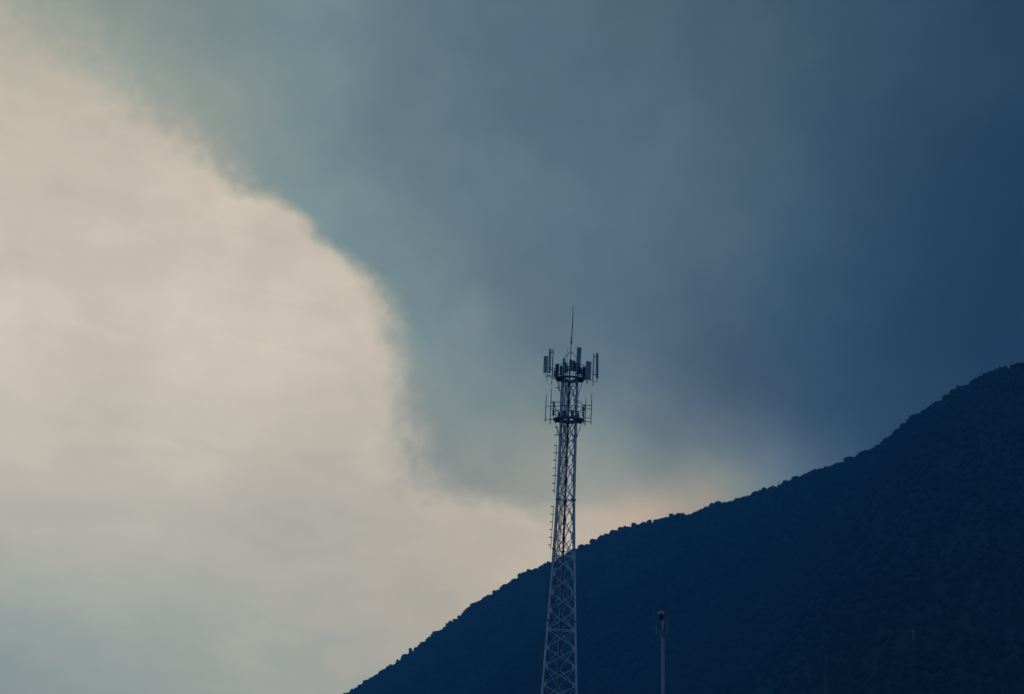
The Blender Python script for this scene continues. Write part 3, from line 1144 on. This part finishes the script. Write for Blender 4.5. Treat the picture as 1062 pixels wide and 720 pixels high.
def dipole(x_, ya, yb, dY, arms):
    """vertical pipe on stand-off arms round the lower ring"""
    b = at(x_, ya, TY + dY)
    zb_ = at(x_, yb, TY + dY).z
    o = MB().path([(b.x, b.y, zb_), (b.x, b.y, b.z - 0.9), (b.x, b.y, b.z)], [0.05, 0.045, 0.028], 8).build("pipe_mast", GALV_DULL, tower)
    for ya_ in arms:
        za_ = at(x_, ya_, TY + dY).z
        d = Vector((b.x - AX, b.y - TY, 0))
        q_ = Vector((AX, TY, za_)) + d.normalized() * min(1.72, d.length - 0.12)
        MB().bar(Vector((b.x, b.y, za_)), q_, 0.06, 0.06, ref=(0, 0, 1)).build("arm", GALV_DULL, o)
    return o


dipole(566.6, 409, 437.5, 0.2, (421.5, 435.3))
dipole(571.9, 403, 440, -0.9, (417.5, 424, 435.0))
dipole(607.7, 412, 442, 0.9, (421.0, 436.0))
dipole(613.8, 408, 440.8, -0.4, (420.6, 424.2, 433.6, 437.4))
dipole(606.0, 419, 440, -1.0, (421.0,))
for a_ in ((573.4, 575.4, 417.5, 423, -1.2, -10), (572.8, 575.0, 425, 431, -1.2, -10), (603.6, 606.6, 422, 426, -1.1, 10)):
    c = at((a_[0] + a_[1]) / 2, (a_[2] + a_[3]) / 2, TY + a_[4])
    s = ppm(c.z)
    ax = frame(math.radians(a_[5]))
    h = (a_[3] - a_[2]) / s
    o = MB().rbox(c, ax, ((a_[1] - a_[0]) / s, 0.16, h), 0.03).build("radio_unit", RRU, tower)
    MB().tube(Vector((c.x, c.y + 0.1, lo_c.z)), Vector((c.x, c.y + 0.1, c.z + h * 0.6)), 0.03).build("mounting_pipe", GALV_DULL, o)
# cables dropping from the antennas along the legs, past the lower ring
for q_, (i, ang_) in enumerate(((0, 0.4), (0, 1.3), (0, 2.3), (2, -1.2), (2, -1.9), (1, 2.6))):
    pts_ = []
    for y_ in (392.5, 398, 412, 430, 445, 470, 519, 570, 640, 716):
        z_ = z_of(y_)
        c = leg_pt(i, z_)
        r = leg_r(z_) + 0.05 + 0.02 * math.sin(y_ * 0.7 + q_)
        pts_.append(c + Vector((math.cos(ang_) * r, math.sin(ang_) * r, 0)))
    pts_[0] = Vector((AX, TY, pts_[0].z)).lerp(pts_[0], 1.6)
    MB().path(pts_, 0.042, 6).build("feeder_cable", CABLE, tower)
for x0, x1, y0, y1, dY, yaw in ((583.5, 587.0, 427, 434, -1.3, -6), (592.0, 595.2, 426, 434, -1.3, 4), (598.0, 600.6, 428, 434.5, -1.2, 12), (578.5, 580.5, 427.5, 434, -1.2, -15)):
    c = at((x0 + x1) / 2, (y0 + y1) / 2, TY + dY)
    s = ppm(c.z)
    h = (y1 - y0) / s
    o = MB().rbox(c, frame(math.radians(yaw)), ((x1 - x0) / s, 0.18, h), 0.03).build("radio_unit", RRU, tower)
    MB().tube(Vector((c.x, c.y + 0.12, lo_c.z)), Vector((c.x, c.y + 0.12, c.z + h * 0.6)), 0.03).build("mounting_pipe", GALV_DULL, o)
# inclined rail arms from the legs to the lower ring
for i, (x_, y_, dY) in enumerate(((605.5, 421.2, -1.2), (572.5, 416.8, -1.2))):
    e = at(x_, y_, TY + dY)
    s_ = leg_pt(1 - i, z_of(415.5 if i == 0 else 418.5))
    MB().bar(s_, e, 0.075, 0.075, ref=(0, 0, 1)).build("outrigger", GALV_DULL, tower)

# ------------------------------------------------------------------ camera pole
PY = 92.0
pb, pt_ = at(687.7, 716, PY), at(687.5, 658, PY)
dirp = (pt_ - pb).normalized()
foot = pb + dirp * (-(pb.z) / dirp.z)
PS = FPX / (pt_ - CAM).dot(F)
pole = thing("camera_pole", foot, "slim grey pole carrying a dark domed camera under a pale cap before the mountain", "pole")
PZ = dirp
PXv = Vector((0, 1, 0)).cross(PZ).normalized()
PYv = PZ.cross(PXv).normalized()
PA = (PXv, PYv, PZ)
up_t = at(687.4, 643.0, PY)
MB().path([foot, pt_], [0.095, 0.076], 20).build("column", POLE, pole, True)
MB().lathe(foot, [(0.24, 0), (0.24, 0.03), (0.11, 0.05), (0.11, 0.2)], 20).build("base_plate", POLE, pole)
MB().lathe(pt_, [(0.10, -0.16), (0.11, -0.02), (0.18, -0.012), (0.18, 0.022), (0.08, 0.03)], 20, PA).build("collar", POLE, pole)
MB().path([pt_, up_t], [0.056, 0.05], 16).build("upper_tube", POLE, pole, True)
bar_y = 657.2
fr = MB().bar(at(680.4, bar_y, PY), at(692.7, bar_y, PY), 0.035, 0.035).build("cross_bar", POLE, pole)
for x_, y_ in ((680.6, 644.5), (692.5, 642.5)):
    MB().tube(at(x_, bar_y, PY), at(x_, y_, PY), 0.016).build("rod", POLE, fr)
arm_pts = [at(x_, y_, PY + 0.02) for x_, y_ in ((688.2, 649), (690.6, 647), (691.0, 642), (690.8, 637), (690.0, 633.6), (688.3, 631.9), (686.8, 632.2), (685.9, 633.8))]
MB().path(arm_pts, 0.03, 8).build("gooseneck_arm", RRU, pole, True)
cc = at(685.8, 637.0, PY)
hs = MB().lathe(cc, [(0.05, 0.15), (0.10, 0.14), (0.135, 0.07), (0.16, 0.01), (0.165, -0.02), (0.12, -0.03)][::-1], 24, PA).build("camera_housing", CAMCAP, pole, True)
MB().lathe(cc, [(0.012, -0.27), (0.05, -0.26), (0.085, -0.22), (0.105, -0.16), (0.112, -0.09), (0.11, -0.03)], 24, PA).build("camera_dome", DOME, hs, True)

# faint slim pole at the foot of the slope
QY = 170.0
qt = at(857.0, 697, QY)
post = thing("bare_pole", (qt.x, qt.y, 0), "faint slim bare pole ending low against the darkest part of the mountain", "pole")
QM = metal("dark_pole_paint", (0.045, 0.07, 0.10), 0.7, 0.0)
MB().path([(qt.x, qt.y, 0), (qt.x, qt.y, qt.z)], [0.15, 0.11], 14).build("column", QM, post, True)
MB().lathe((qt.x, qt.y, qt.z), [(0.13, -0.12), (0.13, 0.0), (0.05, 0.06)], 14).build("cap", QM, post)

# ------------------------------------------------------------------ haze
hz = MB()
HX, HY0, HY1, HB, HT = 4500.0, -4500.0, 4500.0, -3.0, 700.0
vs = [(sx_, sy_, sz_) for sz_ in (HB, HT) for sx_, sy_ in ((-HX, HY0), (HX, HY0), (HX, HY1), (-HX, HY1))]
hz.add(vs, [(3, 2, 1, 0), (4, 5, 6, 7), (0, 1, 5, 4), (1, 2, 6, 5), (2, 3, 7, 6), (3, 0, 4, 7)])
hm = bpy.data.materials.new("haze_air")
hm.use_nodes = True
hn = hm.node_tree
for n in list(hn.nodes):
    hn.nodes.remove(n)
pv = hn.nodes.new("ShaderNodeVolumePrincipled")
pv.inputs["Color"].default_value = (0.13, 0.56, 1.0, 1)
pv.inputs["Density"].default_value = 2.0e-4
pv.inputs["Anisotropy"].default_value = 0.0
ho = hn.nodes.new("ShaderNodeOutputMaterial")
hn.links.new(pv.outputs[0], ho.inputs["Volume"])
hz_o = hz.build("haze", hm)
tag(hz_o, "thin blue evening haze filling the valley air", "haze", kind="stuff")

# ------------------------------------------------------------------ render settings
scene.view_settings.view_transform = "Standard"
scene.view_settings.look = "None"
scene.view_settings.exposure = 0.0
scene.view_settings.gamma = 1.0
scene.render.engine = "CYCLES"
scene.cycles.use_denoising = True
scene.cycles.max_bounces = 4
scene.cycles.diffuse_bounces = 2
scene.cycles.glossy_bounces = 2
scene.cycles.volume_bounces = 0
scene.cycles.transparent_max_bounces = 8
